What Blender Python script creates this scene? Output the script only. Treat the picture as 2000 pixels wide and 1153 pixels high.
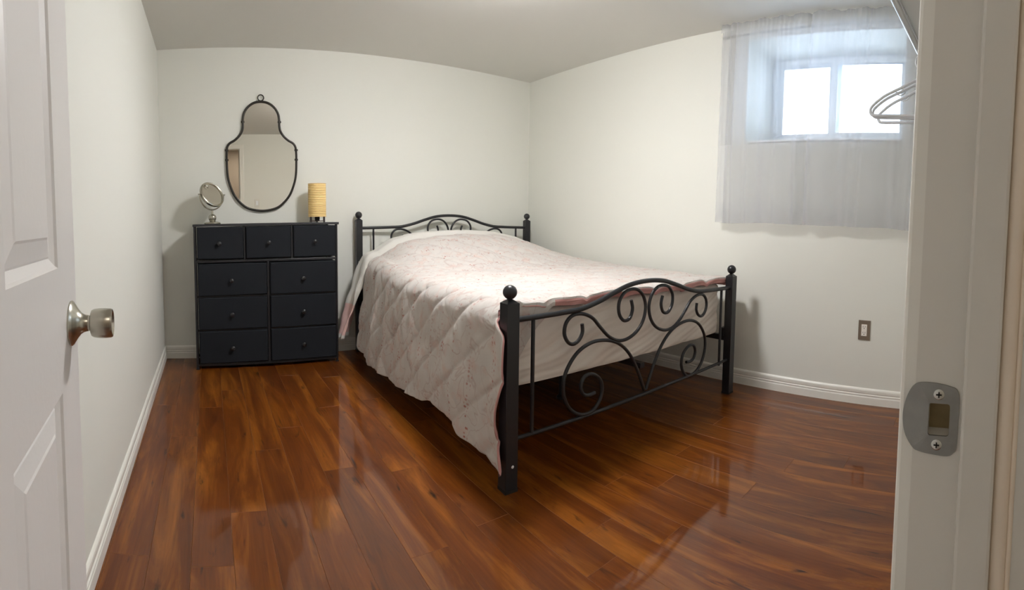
import bpy, bmesh, math, random
from mathutils import Vector, Matrix, noise
random.seed(7)
C = bpy.context.scene.collection
PI = math.pi
for o in list(bpy.data.objects):
    bpy.data.objects.remove(o)

# ------------------------------------------------------------------ camera, world, sun, exposure
FPX, V0 = 947.18, 485.8           # pixels per radian and horizon row of the phone's sweep panorama (2000 x 1153)
cam = bpy.data.cameras.new('camera'); cam.type = 'PANO'; cam.panorama_type = 'CENTRAL_CYLINDRICAL'
cam.central_cylindrical_range_u_min = -1000 / FPX; cam.central_cylindrical_range_u_max = 1000 / FPX
cam.central_cylindrical_range_v_min = -(1153 - V0) / FPX; cam.central_cylindrical_range_v_max = V0 / FPX
cam.central_cylindrical_radius = 1.0; cam.clip_start = 0.01
co = bpy.data.objects.new('camera', cam); C.objects.link(co)
yaw, pitch, roll = -0.6238, -0.0578, 0.0125
B0 = Matrix(((1, 0, 0), (0, 0, -1), (0, 1, 0)))
co.matrix_world = Matrix.Translation((0, 0, 1.0)) @ (Matrix.Rotation(yaw, 3, 'Z') @ B0 @ Matrix.Rotation(pitch, 3, 'X') @ Matrix.Rotation(roll, 3, 'Z')).to_4x4()
bpy.context.scene.camera = co

w = bpy.data.worlds.new('sky'); bpy.context.scene.world = w; w.use_nodes = True
wn = w.node_tree.nodes['Background']; wn.inputs[0].default_value = (0.72, 0.84, 1.0, 1); wn.inputs[1].default_value = 10.0
s = bpy.data.lights.new('sun', 'SUN'); s.energy = 9.0; s.angle = 0.01; s.color = (1, .97, .9)
so = bpy.data.objects.new('sun', s); C.objects.link(so)
so.rotation_euler = Vector((-.3, .9, -.35)).to_track_quat('-Z', 'Y').to_euler()
LAMP_POWER = 150.0                 # emission of the round ceiling light's diffuser
HALL_POWER = 6.0
vs = bpy.context.scene.view_settings
vs.view_transform = 'Standard'; vs.look = 'None'; vs.gamma = 1; vs.use_curve_mapping = False; vs.exposure = 0.0
cy = bpy.context.scene.cycles
cy.max_bounces = 10; cy.diffuse_bounces = 6; cy.glossy_bounces = 5; cy.transparent_max_bounces = 24; cy.transmission_bounces = 8

# ------------------------------------------------------------------ helpers
def srgb(r, g, b):
    f = lambda c: (c / 255 / 12.92) if c / 255 <= .04045 else ((c / 255 + .055) / 1.055) ** 2.4
    return (f(r), f(g), f(b), 1)

def mat(name, col, rough=.5, metal=0, spec=.5, bump=0, bscale=40, emis=None, estr=0, coat=0, vary=0, vscale=3):
    m = bpy.data.materials.new(name); m.use_nodes = True
    nt = m.node_tree; b = nt.nodes['Principled BSDF']
    b.inputs['Base Color'].default_value = col; b.inputs['Roughness'].default_value = rough
    b.inputs['Metallic'].default_value = metal; b.inputs['Specular IOR Level'].default_value = spec
    b.inputs['Coat Weight'].default_value = coat; b.inputs['Coat Roughness'].default_value = .1
    if emis:
        b.inputs['Emission Color'].default_value = emis; b.inputs['Emission Strength'].default_value = estr
    tc = nt.nodes.new('ShaderNodeTexCoord')
    if bump:
        n = nt.nodes.new('ShaderNodeTexNoise'); n.inputs['Scale'].default_value = bscale; n.inputs['Detail'].default_value = 4
        nt.links.new(tc.outputs['Object'], n.inputs['Vector'])
        bp = nt.nodes.new('ShaderNodeBump'); bp.inputs['Strength'].default_value = bump; bp.inputs['Distance'].default_value = .002
        nt.links.new(n.outputs['Fac'], bp.inputs['Height']); nt.links.new(bp.outputs['Normal'], b.inputs['Normal'])
    if vary:
        n = nt.nodes.new('ShaderNodeTexNoise'); n.inputs['Scale'].default_value = vscale; n.inputs['Detail'].default_value = 5
        nt.links.new(tc.outputs['Object'], n.inputs['Vector'])
        mx = nt.nodes.new('ShaderNodeMix'); mx.data_type = 'RGBA'
        mx.inputs[6].default_value = tuple(c * (1 - vary) for c in col[:3]) + (1,)
        mx.inputs[7].default_value = tuple(min(1, c * (1 + vary)) for c in col[:3]) + (1,)
        nt.links.new(n.outputs['Fac'], mx.inputs[0]); nt.links.new(mx.outputs[2], b.inputs['Base Color'])
    return m

class MB:
    """collects quads, boxes, tubes and lathes; build() links them as ONE mesh object"""
    def __init__(s): s.v = []; s.f = []; s.mi = []
    def add(s, vs_, fs, mi=0):
        k = len(s.v); s.v += [tuple(v) for v in vs_]; s.f += [tuple(i + k for i in f) for f in fs]; s.mi += [mi] * len(fs); return s
    def box(s, x0, x1, y0, y1, z0, z1, mi=0):
        v = [(x, y, z) for x in (x0, x1) for y in (y0, y1) for z in (z0, z1)]
        return s.add(v, [(0, 1, 3, 2), (4, 6, 7, 5), (0, 4, 5, 1), (2, 3, 7, 6), (0, 2, 6, 4), (1, 5, 7, 3)], mi)
    def quad(s, a, b, c, d, mi=0): return s.add([a, b, c, d], [(0, 1, 2, 3)], mi)
    def tube(s, pts, r, n=10, closed=False, rfun=None, flat=None, mi=0):
        pts = [Vector(p) for p in pts]; N = len(pts); vs_ = []; fs = []
        T = []
        for i in range(N):
            a = pts[(i - 1) % N] if (closed or i > 0) else pts[0]
            b = pts[(i + 1) % N] if (closed or i < N - 1) else pts[-1]
            T.append((b - a).normalized())
        up = Vector((0, 0, 1)) if abs(T[0].z) < .9 else Vector((1, 0, 0))
        nrm = (up - T[0] * up.dot(T[0])).normalized()
        for i in range(N):
            nrm = (nrm - T[i] * nrm.dot(T[i])).normalized(); bi = T[i].cross(nrm)
            rr = rfun(i / (N - 1)) * r if rfun else r
            for k in range(n):
                a = 2 * PI * k / n
                vs_.append(pts[i] + (nrm * math.cos(a) + bi * math.sin(a)) * rr)
        for i in range(N if closed else N - 1):
            for k in range(n):
                j = (i + 1) % N; fs.append((i * n + k, i * n + (k + 1) % n, j * n + (k + 1) % n, j * n + k))
        if not closed:
            fs.append(tuple(range(n - 1, -1, -1))); fs.append(tuple((N - 1) * n + k for k in range(n)))
        return s.add(vs_, fs, mi)
    def lathe(s, prof, n=32, cx=0, cy=0, M=None, mi=0):
        vs_ = []; fs = []; K = len(prof)
        for i in range(n):
            a = 2 * PI * i / n
            for r, z in prof:
                p = Vector((cx + r * math.cos(a), cy + r * math.sin(a), z)); vs_.append(M @ p if M else p)
        for i in range(n):
            for k in range(K - 1):
                j = (i + 1) % n; fs.append((i * K + k, j * K + k, j * K + k + 1, i * K + k + 1))
        return s.add(vs_, fs, mi)
    def build(s, name, m, parent=None, smooth=False, bevel=0, loc=None):
        me = bpy.data.meshes.new(name); me.from_pydata(s.v, [], s.f)
        for q in (m if isinstance(m, (list, tuple)) else [m]): me.materials.append(q)
        for p, i in zip(me.polygons, s.mi): p.material_index = i
        bm = bmesh.new(); bm.from_mesh(me); bmesh.ops.remove_doubles(bm, verts=bm.verts, dist=1e-6)
        bmesh.ops.recalc_face_normals(bm, faces=bm.faces); bm.to_mesh(me); bm.free()
        if smooth:
            me.polygons.foreach_set('use_smooth', [True] * len(me.polygons))
            try: me.set_sharp_from_angle(angle=math.radians(38))
            except Exception: pass
        o = bpy.data.objects.new(name, me); C.objects.link(o)
        if parent: o.parent = parent
        if loc: o.location = loc
        if bevel:
            b = o.modifiers.new('bevel', 'BEVEL'); b.width = bevel; b.segments = 2; b.limit_method = 'ANGLE'
        return o

def thing(name, label, cat, loc=(0, 0, 0), rz=0, group=None):
    o = bpy.data.objects.new(name, None); C.objects.link(o); o.empty_display_size = .05
    o.location = loc; o.rotation_euler = (0, 0, rz); o['label'] = label; o['category'] = cat
    if group: o['group'] = group
    return o
def tag(o, label, cat, group=None):
    o['label'] = label; o['category'] = cat
    if group: o['group'] = group
    return o
def struct(o, label=None):
    o['kind'] = 'structure'
    if label: o['label'] = label
    return o
def sm(a, b, x):
    t = max(0, min(1, (x - a) / (b - a))); return t * t * (3 - 2 * t)
def catmull(p, sub=8, closed=False):
    out = []; n = len(p); p = [Vector(q) for q in p]
    for i in range(n if closed else n - 1):
        g = (lambda k: p[k % n]) if closed else (lambda k: p[max(0, min(n - 1, k))])
        a, b, c, d = g(i - 1), g(i), g(i + 1), g(i + 2)
        for k in range(sub):
            t = k / sub
            out.append(.5 * ((2 * b) + (c - a) * t + (2 * a - 5 * b + 4 * c - d) * t * t + (3 * b - a - 3 * c + d) * t ** 3))
    if not closed: out.append(p[-1])
    return out

# ------------------------------------------------------------------ room dimensions (metres)
XL, XR, YB, H = -.349, 2.727, 3.543, 2.247
YF0, YF1 = -.075, .040            # the doorway wall: hall face, room face
DX0, DX1, DH = -.185, .370, 2.04  # doorway
TH = .42                          # depth of the basement wall behind the window
WY0, WY1, WZ0, WZ1 = .425, 1.400, 1.520, 2.150

M_wall = mat('wall_paint', srgb(228, 228, 220), .6, bump=.06, bscale=220, spec=.3)
M_ceil = mat('ceiling_paint', srgb(220, 219, 214), .75, bump=.05, bscale=160, spec=.2)
M_trim = mat('white_trim_paint', srgb(236, 234, 226), .35, bump=.04, bscale=60)
M_jamb = mat('greyish_white_jamb_paint', srgb(222, 219, 211), .38, bump=.1, bscale=50, vary=.03, vscale=20)
M_door = mat('white_door_paint', srgb(226, 223, 220), .42, bump=.12, bscale=110)
M_pvc = mat('white_window_plastic', srgb(236, 240, 244), .3)
M_nick = mat('brushed_nickel', srgb(176, 172, 160), .27, metal=1)
M_dull = mat('scratched_steel', srgb(150, 150, 146), .38, metal=.9, vary=.15, vscale=90)
M_screw = mat('screw_steel', srgb(205, 205, 198), .25, metal=1)
M_dark = mat('dark_slot', srgb(30, 27, 24), .7)
M_raw = mat('raw_wood', srgb(150, 132, 96), .8, vary=.3, vscale=60)
M_black = mat('black_powder_coated_steel', srgb(30, 30, 33), .36, spec=.5)
M_hall_glow = mat('bead_paint_with_hall_glow', srgb(246, 232, 214), .35)  # warm tint paints in the hall light falling on the stop's corner

# ------------------------------------------------------------------ shell
struct(MB().box(XL - .1, XL, -1.4, YB + .1, 0, H).build('wall_left', M_wall))
struct(MB().box(XL, XR + .42, YB, YB + .1, 0, H).build('wall_back', M_wall))
struct(MB().box(XL - .1, XR + .42, -1.4, YB + .1, H, H + .1).build('ceiling', M_ceil))
m = MB()
m.box(XR, XR + TH, YF0, WY0, 0, H).box(XR, XR + TH, WY1, YB, 0, H)
m.box(XR, XR + TH, WY0, WY1, 0, WZ0).box(XR, XR + TH, WY0, WY1, WZ1, H)
struct(m.build('wall_right', M_wall))
m = MB()
m.box(DX1 + .018, XR, YF0, YF1, 0, H).box(XL, DX0 - .018, YF0, YF1, 0, H).box(DX0 - .018, DX1 + .018, YF0, YF1, DH + .018, H)
struct(m.build('wall_front', M_wall))
# hall behind the camera (seen in the wall mirror)
M_hall = mat('beige_hall_paint', srgb(216, 204, 192), .6)
struct(MB().box(XL, 2.2, -1.5, -1.4, 0, H).box(2.1, 2.2, -1.4, YF0, 0, H).build('wall_hall', M_hall))

# floor slab and planks
M_slab = mat('dark_joint', srgb(70, 38, 20), .8)
floor = struct(MB().box(XL - .1, XR + TH, -1.4, YB + .1, -.12, -.0085).build('floor', M_slab))
def wood():
    m = bpy.data.materials.new('glossy_red_brown_laminate'); m.use_nodes = True; nt = m.node_tree; L = nt.links
    b = nt.nodes['Principled BSDF']
    N = lambda t: nt.nodes.new('ShaderNode' + t)
    tc = N('TexCoord'); oi = N('ObjectInfo')
    sc = N('VectorMath'); sc.operation = 'SCALE'; L.new(oi.outputs['Location'], sc.inputs[0]); sc.inputs[3].default_value = 7.3
    ad = N('VectorMath'); ad.operation = 'ADD'; L.new(tc.outputs['Object'], ad.inputs[0]); L.new(sc.outputs[0], ad.inputs[1])
    mp = N('Mapping'); mp.inputs['Scale'].default_value = (6, .75, 1); L.new(ad.outputs[0], mp.inputs[0])
    n1 = N('TexNoise'); n1.inputs['Scale'].default_value = 1.7; n1.inputs['Detail'].default_value = 7; n1.inputs['Roughness'].default_value = .62; n1.inputs['Distortion'].default_value = 1.1
    L.new(mp.outputs[0], n1.inputs['Vector'])
    cr = N('ValToRGB'); e = cr.color_ramp.elements
    e[0].position = .22; e[0].color = srgb(66, 28, 6); e[1].position = .76; e[1].color = srgb(150, 90, 26)
    k = e.new(.5); k.color = srgb(102, 51, 10)
    L.new(n1.outputs['Fac'], cr.inputs[0])
    # fine grain
    mp2 = N('Mapping'); mp2.inputs['Scale'].default_value = (60, 2.2, 1); L.new(ad.outputs[0], mp2.inputs[0])
    n2 = N('TexNoise'); n2.inputs['Scale'].default_value = 2.2; n2.inputs['Detail'].default_value = 6; L.new(mp2.outputs[0], n2.inputs['Vector'])
    r2 = N('MapRange'); r2.inputs[1].default_value = .3; r2.inputs[2].default_value = .7; r2.inputs[3].default_value = .88; r2.inputs[4].default_value = 1.10; L.new(n2.outputs['Fac'], r2.inputs[0])
    mu = N('Mix'); mu.data_type = 'RGBA'; mu.blend_type = 'MULTIPLY'; mu.inputs[0].default_value = 1
    L.new(cr.outputs[0], mu.inputs[6]); L.new(r2.outputs[0], mu.inputs[7])
    # dark streaks and knots
    mp3 = N('Mapping'); mp3.inputs['Scale'].default_value = (24, 4.2, 1); L.new(ad.outputs[0], mp3.inputs[0])
    n3 = N('TexNoise'); n3.inputs['Scale'].default_value = 1.3; n3.inputs['Detail'].default_value = 3; n3.inputs['Distortion'].default_value = .7; L.new(mp3.outputs[0], n3.inputs['Vector'])
    r3 = N('MapRange'); r3.inputs[1].default_value = .64; r3.inputs[2].default_value = .78; L.new(n3.outputs['Fac'], r3.inputs[0])
    mk = N('Mix'); mk.data_type = 'RGBA'; L.new(r3.outputs[0], mk.inputs[0]); L.new(mu.outputs[2], mk.inputs[6]); mk.inputs[7].default_value = srgb(34, 13, 6)
    hs = N('HueSaturation'); L.new(mk.outputs[2], hs.inputs['Color'])
    rv = N('MapRange'); rv.inputs[3].default_value = .91; rv.inputs[4].default_value = 1.08; L.new(oi.outputs['Random'], rv.inputs[0]); L.new(rv.outputs[0], hs.inputs['Value'])
    L.new(hs.outputs[0], b.inputs['Base Color'])
    b.inputs['Roughness'].default_value = .4; b.inputs['Specular IOR Level'].default_value = .12
    b.inputs['Coat Weight'].default_value = .75; b.inputs['Coat Roughness'].default_value = .06; b.inputs['Coat IOR'].default_value = 1.5
    bp = N('Bump'); bp.inputs['Strength'].default_value = .12; bp.inputs['Distance'].default_value = .001
    L.new(n2.outputs['Fac'], bp.inputs['Height']); L.new(bp.outputs['Normal'], b.inputs['Normal'])
    return m
M_wood = wood(); M_edge = mat('worn_plank_edge', srgb(132, 80, 40), .5)
PW = .1265; PLEN = 1.215; X0 = -.0775
ends = {-1: 2.219, 0: 2.572, 1: 2.83, 2: 2.057, 3: 2.27, 9: 1.057, 10: 2.07, 11: 1.21, 12: 1.058, 8: .92}
cache = {}
def plank_mesh(wd, ln):
    key = (round(wd, 3), round(ln, 3))
    if key not in cache:
        b = .0007; g = .0003
        v = []; f = []
        for (ix, z) in ((g, -.0085), (g, -.0009), (g + b, 0)):
            v += [(ix, ix, z), (wd - ix, ix, z), (wd - ix, ln - ix, z), (ix, ln - ix, z)]
        mi = []
        for r in (0, 4):
            for k in range(4): f.append((r + k, r + (k + 1) % 4, r + 4 + (k + 1) % 4, r + 4 + k)); mi.append(1)
        f.append((8, 9, 10, 11)); mi.append(0)
        me = bpy.data.meshes.new('plank'); me.from_pydata(v, [], f); me.materials.append(M_wood); me.materials.append(M_edge)
        for p, i in zip(me.polygons, mi): p.material_index = i
        cache[key] = me
    return cache[key]
c0 = int(math.floor((XL - X0) / PW))
for c in range(c0, 40):
    xa = X0 + c * PW; xb = xa + PW
    if xa > XR: break
    xa, xb = max(xa, XL), min(xb, XR)
    e0 = ends.get(c, random.uniform(0, PLEN))
    y = e0
    while y > -1.38: y -= PLEN
    while y < YB:
        ya, yb = max(y, -1.395), min(y + PLEN, YB)
        if yb - ya > .02:
            o = bpy.data.objects.new('plank', plank_mesh(xb - xa, yb - ya)); C.objects.link(o)
            o.parent = floor; o.location = (xa, ya, 0)
        y += PLEN

# baseboards
def baseboard(name, p0, p1, inward):
    d = (Vector(p1) - Vector(p0)).normalized(); n = Vector(inward)
    prof = [(0, 0), (.0125, 0), (.0125, .042), (.010, .047), (.0105, .052), (.0115, .056), (.0075, .060), (.0075, .063), (.0100, .067), (.0100, .080), (.0085, .086), (.005, .0905), (.0015, .093), (0, .094)]
    v = []
    for P in (p0, p1):
        for t, z in prof: q = Vector(P) + n * t; v.append((q.x, q.y, z))
    K = len(prof); f = [(i, (i + 1) % K, K + (i + 1) % K, K + i) for i in range(K)] + [tuple(range(K)), tuple(range(2 * K - 1, K - 1, -1))]
    return struct(MB().add(v, f).build(name, M_trim))
baseboard('baseboard_left', (XL, YF1, 0), (XL, YB, 0), (1, 0, 0))
baseboard('baseboard_back', (XL, YB, 0), (XR, YB, 0), (0, -1, 0))
baseboard('baseboard_right', (XR, YB, 0), (XR, YF1, 0), (-1, 0, 0))
baseboard('baseboard_front', (XR, YF1, 0), (.45, YF1, 0), (0, 1, 0))

# ------------------------------------------------------------------ doorway jambs, stop and casings
SZ = .8585                                                     # height of knob and strike
m = MB()
ys = [YF0, .009, .0262, YF1 - .003]; zs = [0, SZ - .013, SZ + .013, DH]
for i in range(3):
    for k in range(3):
        if i == 1 and k == 1: continue
        m.box(DX1, DX1 + .018, ys[i], ys[i + 1], zs[k], zs[k + 1])
tj = struct(m.build('trim_1', M_jamb), 'right door jamb with the strike plate')
m = MB(); m.box(DX1 + .016, DX1 + .018, .009, .0262, SZ - .013, SZ + .013)
mort = m.build('strike_mortise', M_raw, tj)
struct(MB().box(DX0 - .018, DX0, YF0, YF1, 0, DH).build('trim_2', M_jamb))
struct(MB().box(DX0 - .018, DX1 + .018, YF0, YF1, DH, DH + .018).build('trim_3', M_jamb))
# door stop: flat strip with an added rounded bead, hall light painted into its colour
struct(MB().box(DX1 - .011, DX1, -.0265, .0005, 0, DH).build('trim_4', M_jamb, bevel=.0025), 'door stop on the right jamb')
m = MB(); bead = []
m.tube([(DX1 + .001, -.0330, 0), (DX1 + .001, -.0330, DH)], .0068, n=20)
m.tube([(DX1 + .001, -.0415, 0), (DX1 + .001, -.0415, DH)], .0026, n=12)
struct(m.build('trim_5', M_hall_glow, smooth=True), 'added half round bead beside the door stop, warm hall light painted in')
# room-side casing: rounded nose towards the opening
def casing(name, x0, sx, yw, sy):
    prof = [(0, 0), (0, .0095), (.0015, .012), (.0045, .013), (.010, .0115), (.020, .0135), (.050, .015), (.058, .013), (.060, .010), (.060, 0)]
    v = []
    for z in (0, DH + .06):
        for a, b in prof: v.append((x0 + sx * a, yw + sy * b, z))
    K = len(prof); f = [(i, (i + 1) % K, K + (i + 1) % K, K + i) for i in range(K)] + [tuple(range(K)), tuple(range(2 * K - 1, K - 1, -1))]
    return struct(MB().add(v, f).build(name, M_trim, bevel=0))
casing('trim_6', DX1 + .006, 1, YF1 - .003, 1)
casing('trim_7', DX0 - .006, -1, YF1 - .003, 1)
struct(MB().box(DX0 - .066, DX1 + .066, YF1 - .003, YF1 + .010, DH + .006, DH + .066).build('trim_8', M_trim, bevel=.003))
casing('trim_9', DX1 + .006, 1, YF0, -1)
# strike plate
def shape_with_hole(outer, hole, x, th):
    bm = bmesh.new()
    def loop(p): 
        vs_ = [bm.verts.new((x, a, b)) for a, b in p]
        return [bm.edges.new((vs_[i], vs_[(i + 1) % len(vs_)])) for i in range(len(vs_))]
    e = loop(outer) + (loop(hole) if hole else [])
    bmesh.ops.triangle_fill(bm, edges=e, use_beauty=True)
    r = bmesh.ops.extrude_face_region(bm, geom=bm.faces[:])
    bmesh.ops.translate(bm, verts=[q for q in r['geom'] if isinstance(q, bmesh.types.BMVert)], vec=(-th, 0, 0))
    bmesh.ops.recalc_face_normals(bm, faces=bm.faces)
    return bm
def rrect(y0, y1, z0, z1, r, n=6):
    o = []
    for cy_, cz_, a0 in ((y1 - r, z1 - r, 0), (y0 + r, z1 - r, PI / 2), (y0 + r, z0 + r, PI), (y1 - r, z0 + r, 1.5 * PI)):
        for k in range(n + 1):
            a = a0 + PI / 2 * k / n; o.append((cy_ + r * math.cos(a), cz_ + r * math.sin(a)))
    return o
out = catmull([(v[0], v[1], 0) for v in [(0.0384, 0.8835), (0.0325, 0.8864), (0.0206, 0.8865), (0.0095, 0.8845), (0.0046, 0.8821), (0.0026, 0.8751), (0.0028, 0.8551), (0.003, 0.8384), (0.0052, 0.8334), (0.0098, 0.8307), (0.0217, 0.8313), (0.0317, 0.8328), (0.0371, 0.8354), (0.0431, 0.8437), (0.0457, 0.8535), (0.0458, 0.8635), (0.0431, 0.8751)]], 4, True)
bm = shape_with_hole([(p.x, p.y) for p in out], rrect(.0095, .0258, SZ - .0125, SZ + .0125, .0022), DX1, .0016)
for v in bm.verts:                                             # the lip curls back round the room-side edge
    if v.co.y > .036: v.co.x += .25 * (v.co.y - .036)
me = bpy.data.meshes.new('strike_plate'); bm.to_mesh(me); bm.free(); me.materials.append(M_dull)
sp = bpy.data.objects.new('strike_plate', me); C.objects.link(sp); sp.parent = tj
for zz in (SZ + .0195, SZ - .0195):
    R90 = Matrix.Translation((DX1 - .0015, .0185, zz)) @ Matrix.Rotation(-PI / 2, 4, 'Y')
    q = MB().lathe([(0, .0006), (.0030, .0010), (.0042, .0004), (.0044, -.0004)], 20, M=R90).build('screw', M_screw, sp, smooth=True)
    MB().box(DX1 - .0028, DX1 - .0020, .0163, .0207, zz - .0005, zz + .0005).box(DX1 - .0028, DX1 - .0020, .0180, .0190, zz - .0022, zz + .0022).build('screw_cross', M_dark, sp)

# ------------------------------------------------------------------ open door on the left
DE = Vector((-.205, .712, 0)); DD = Vector((.0943, -.99554, 0)).normalized(); DW_ = .700  # free edge, direction towards the hinge
DNv = Vector((-DD.y, DD.x, 0))                                  # normal of the face towards the camera
def dpt(d, z, k): return tuple(DE + DD * d + DNv * k + Vector((0, 0, z)))
m = MB()
dl = [0, .1185, .330, .400, .600, DW_]; zl = [.010, .200, .783, .947, 1.600, 1.690, 1.900, 2.025]
def panel_cells(side):
    k0 = 0 if side > 0 else -.035
    for i in range(5):
        for j in range(7):
            a0, a1, b0, b1 = dl[i], dl[i + 1], zl[j], zl[j + 1]
            if i in (1, 3) and j in (1, 3, 5):
                rings = [(0, 0), (.003, -.0035), (.0135, -.0095), (.016, -.0078), (.038, -.0035), (.041, -.0020), (.044, -.0020)]
                pr = None
                for off, dep in rings:
                    q = [dpt(a0 + off, b0 + off, k0 + side * dep), dpt(a1 - off, b0 + off, k0 + side * dep), dpt(a1 - off, b1 - off, k0 + side * dep), dpt(a0 + off, b1 - off, k0 + side * dep)]
                    if pr:
                        for t in range(4): m.quad(pr[t], pr[(t + 1) % 4], q[(t + 1) % 4], q[t])
                    pr = q
                m.quad(*pr)
            else:
                m.quad(dpt(a0, b0, k0), dpt(a1, b0, k0), dpt(a1, b1, k0), dpt(a0, b1, k0))
panel_cells(1); panel_cells(-1)
for j in range(7):
    for d in (0, DW_): m.quad(dpt(d, zl[j], 0), dpt(d, zl[j], -.035), dpt(d, zl[j + 1], -.035), dpt(d, zl[j + 1], 0))
for i in range(5):
    for z in (zl[0], zl[-1]): m.quad(dpt(dl[i], z, 0), dpt(dl[i], z, -.035), dpt(dl[i + 1], z, -.035), dpt(dl[i + 1], z, 0))
door = struct(m.build('door_1', M_door), 'open white moulded panel door at the left')
# knob set (rosette, neck, tulip knob, button)
def knobset(side):
    k0 = 0 if side > 0 else -.035
    n = DNv * side; X = DD; Z = Vector((0, 0, 1)); P = Vector(dpt(.046, SZ + .002, k0))
    Mx = Matrix(((X.x, Z.x, n.x, P.x), (X.y, Z.y, n.y, P.y), (X.z, Z.z, n.z, P.z), (0, 0, 0, 1)))
    r = MB().lathe([(0, .0), (.0322, .0), (.0325, .002), (.031, .0040), (.027, .0065), (.021, .0105), (.0155, .0150), (.0128, .0195), (.0118, .0240), (.0115, .0255)], 40, M=Mx).build('door_knob', M_nick, door, smooth=True)
    r['label'] = 'brushed nickel round door knob'
    MB().lathe([(.0110, .0245), (.0110, .0290), (.0150, .0290), (.0185, .0305), (.0202, .0340), (.0212, .0420), (.0213, .0500), (.0205, .0580), (.0195, .0605), (.0180, .0610), (.0150, .0590), (.0080, .0545), (0, .0535)], 40, M=Mx).build('knob_grip', M_nick, r, smooth=True)
    MB().lathe([(0, .0575), (.0045, .0575), (.0050, .0565), (.0050, .0530)], 20, M=Mx).build('lock_button', M_nick, r, smooth=True)
knobset(1); knobset(-1)
q = MB(); q.add([dpt(-.0008, SZ - .028, -.006), dpt(-.0008, SZ - .028, -.029), dpt(-.0008, SZ + .028, -.029), dpt(-.0008, SZ + .028, -.006), dpt(.001, SZ - .028, -.006), dpt(.001, SZ - .028, -.029), dpt(.001, SZ + .028, -.029), dpt(.001, SZ + .028, -.006)],
    [(0, 1, 2, 3), (4, 5, 6, 7), (0, 1, 5, 4), (1, 2, 6, 5), (2, 3, 7, 6), (3, 0, 4, 7)]).build('latch_plate', M_nick, door)

# ------------------------------------------------------------------ window
XW = XR + .385
win = struct(MB().box(XW, XW + .05, WY0, WY1, WZ0, WZ0 + .10).box(XW, XW + .05, WY0, WY1, WZ1 - .045, WZ1)
             .box(XW, XW + .05, WY0, WY0 + .045, WZ0 + .1, WZ1 - .045).box(XW, XW + .05, WY1 - .045, WY1, WZ0 + .1, WZ1 - .045).build('window_1', M_pvc, bevel=.004), 'small sliding basement window in a deep recess')
def glass():
    m = bpy.data.materials.new('clear_window_glass'); m.use_nodes = True; nt = m.node_tree
    nt.nodes.remove(nt.nodes['Principled BSDF']); t = nt.nodes.new('ShaderNodeBsdfTransparent'); t.inputs[0].default_value = (.94, .97, .98, 1)
    g = nt.nodes.new('ShaderNodeBsdfGlossy'); g.inputs['Roughness'].default_value = .02
    x = nt.nodes.new('ShaderNodeMixShader'); f = nt.nodes.new('ShaderNodeFresnel'); f.inputs[0].default_value = 1.45
    nt.links.new(f.outputs[0], x.inputs[0]); nt.links.new(t.outputs[0], x.inputs[1]); nt.links.new(g.outputs[0], x.inputs[2])
    nt.links.new(x.outputs[0], nt.nodes['Material Output'].inputs[0]); return m
M_glass = glass()
ym = .945
for (a, b, dx) in ((WY0 + .03, ym + .035, .006), (ym - .035, WY1 - .03, .030)):
    fw = .048; z0, z1 = WZ0 + .075, WZ1 - .03; x0 = XW + dx - .012
    sa = MB().box(x0, x0 + .022, a, b, z0, z0 + .052).box(x0, x0 + .022, a, b, z1 - .030, z1).box(x0, x0 + .022, a, a + fw, z0 + .052, z1 - .03).box(x0, x0 + .022, b - fw, b, z0 + .052, z1 - .03).build('window_sash', M_pvc, win, bevel=.003)
    MB().box(x0 + .009, x0 + .013, a + fw, b - fw, z0 + .052, z1 - .03).build('window_pane', M_glass, sa)
# painted trim lining at the recess sill and head
struct(MB().box(XR - .012, XW, WY0 - .0, WY1 + .0, WZ0 - .0, WZ0 + .012).build('trim_10', M_trim, bevel=.003), 'window sill board')

# ------------------------------------------------------------------ ceiling light (just outside the frame)
M_lamp = mat('frosted_glass_lit', srgb(255, 250, 240), .5, emis=(1.0, .995, 1.01, 1), estr=LAMP_POWER)
cl = thing('ceiling_light', 'round frosted flush ceiling light in the middle of the ceiling', 'ceiling light', (1.24, 1.82, H))
MB().lathe([(0, 0), (.155, 0), (.155, -.014), (.148, -.018), (0, -.018)], 40).build('base_ring', M_trim, cl, smooth=True)
MB().lathe([(.030, -.030), (.110, -.034), (.142, -.044), (.150, -.058), (.140, -.074), (.112, -.090), (.070, -.102), (.030, -.108), (0, -.109)], 40).build('diffuser', M_lamp, cl, smooth=True)
MB().lathe([(0, -.108), (.008, -.109), (.010, -.114), (.006, -.121), (0, -.123)], 16).build('finial', M_nick, cl, smooth=True)
MB().lathe([(.034, -.014), (.028, -.034), (0, -.034)], 20).build('neck', M_nick, cl, smooth=True)
hl = bpy.data.lights.new('hall_lamp', 'AREA'); hl.energy = HALL_POWER; hl.color = (1, .90, .78); hl.size = .3
ho = bpy.data.objects.new('hall_lamp', hl); C.objects.link(ho); ho.location = (.5, -.8, H - .03)

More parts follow.
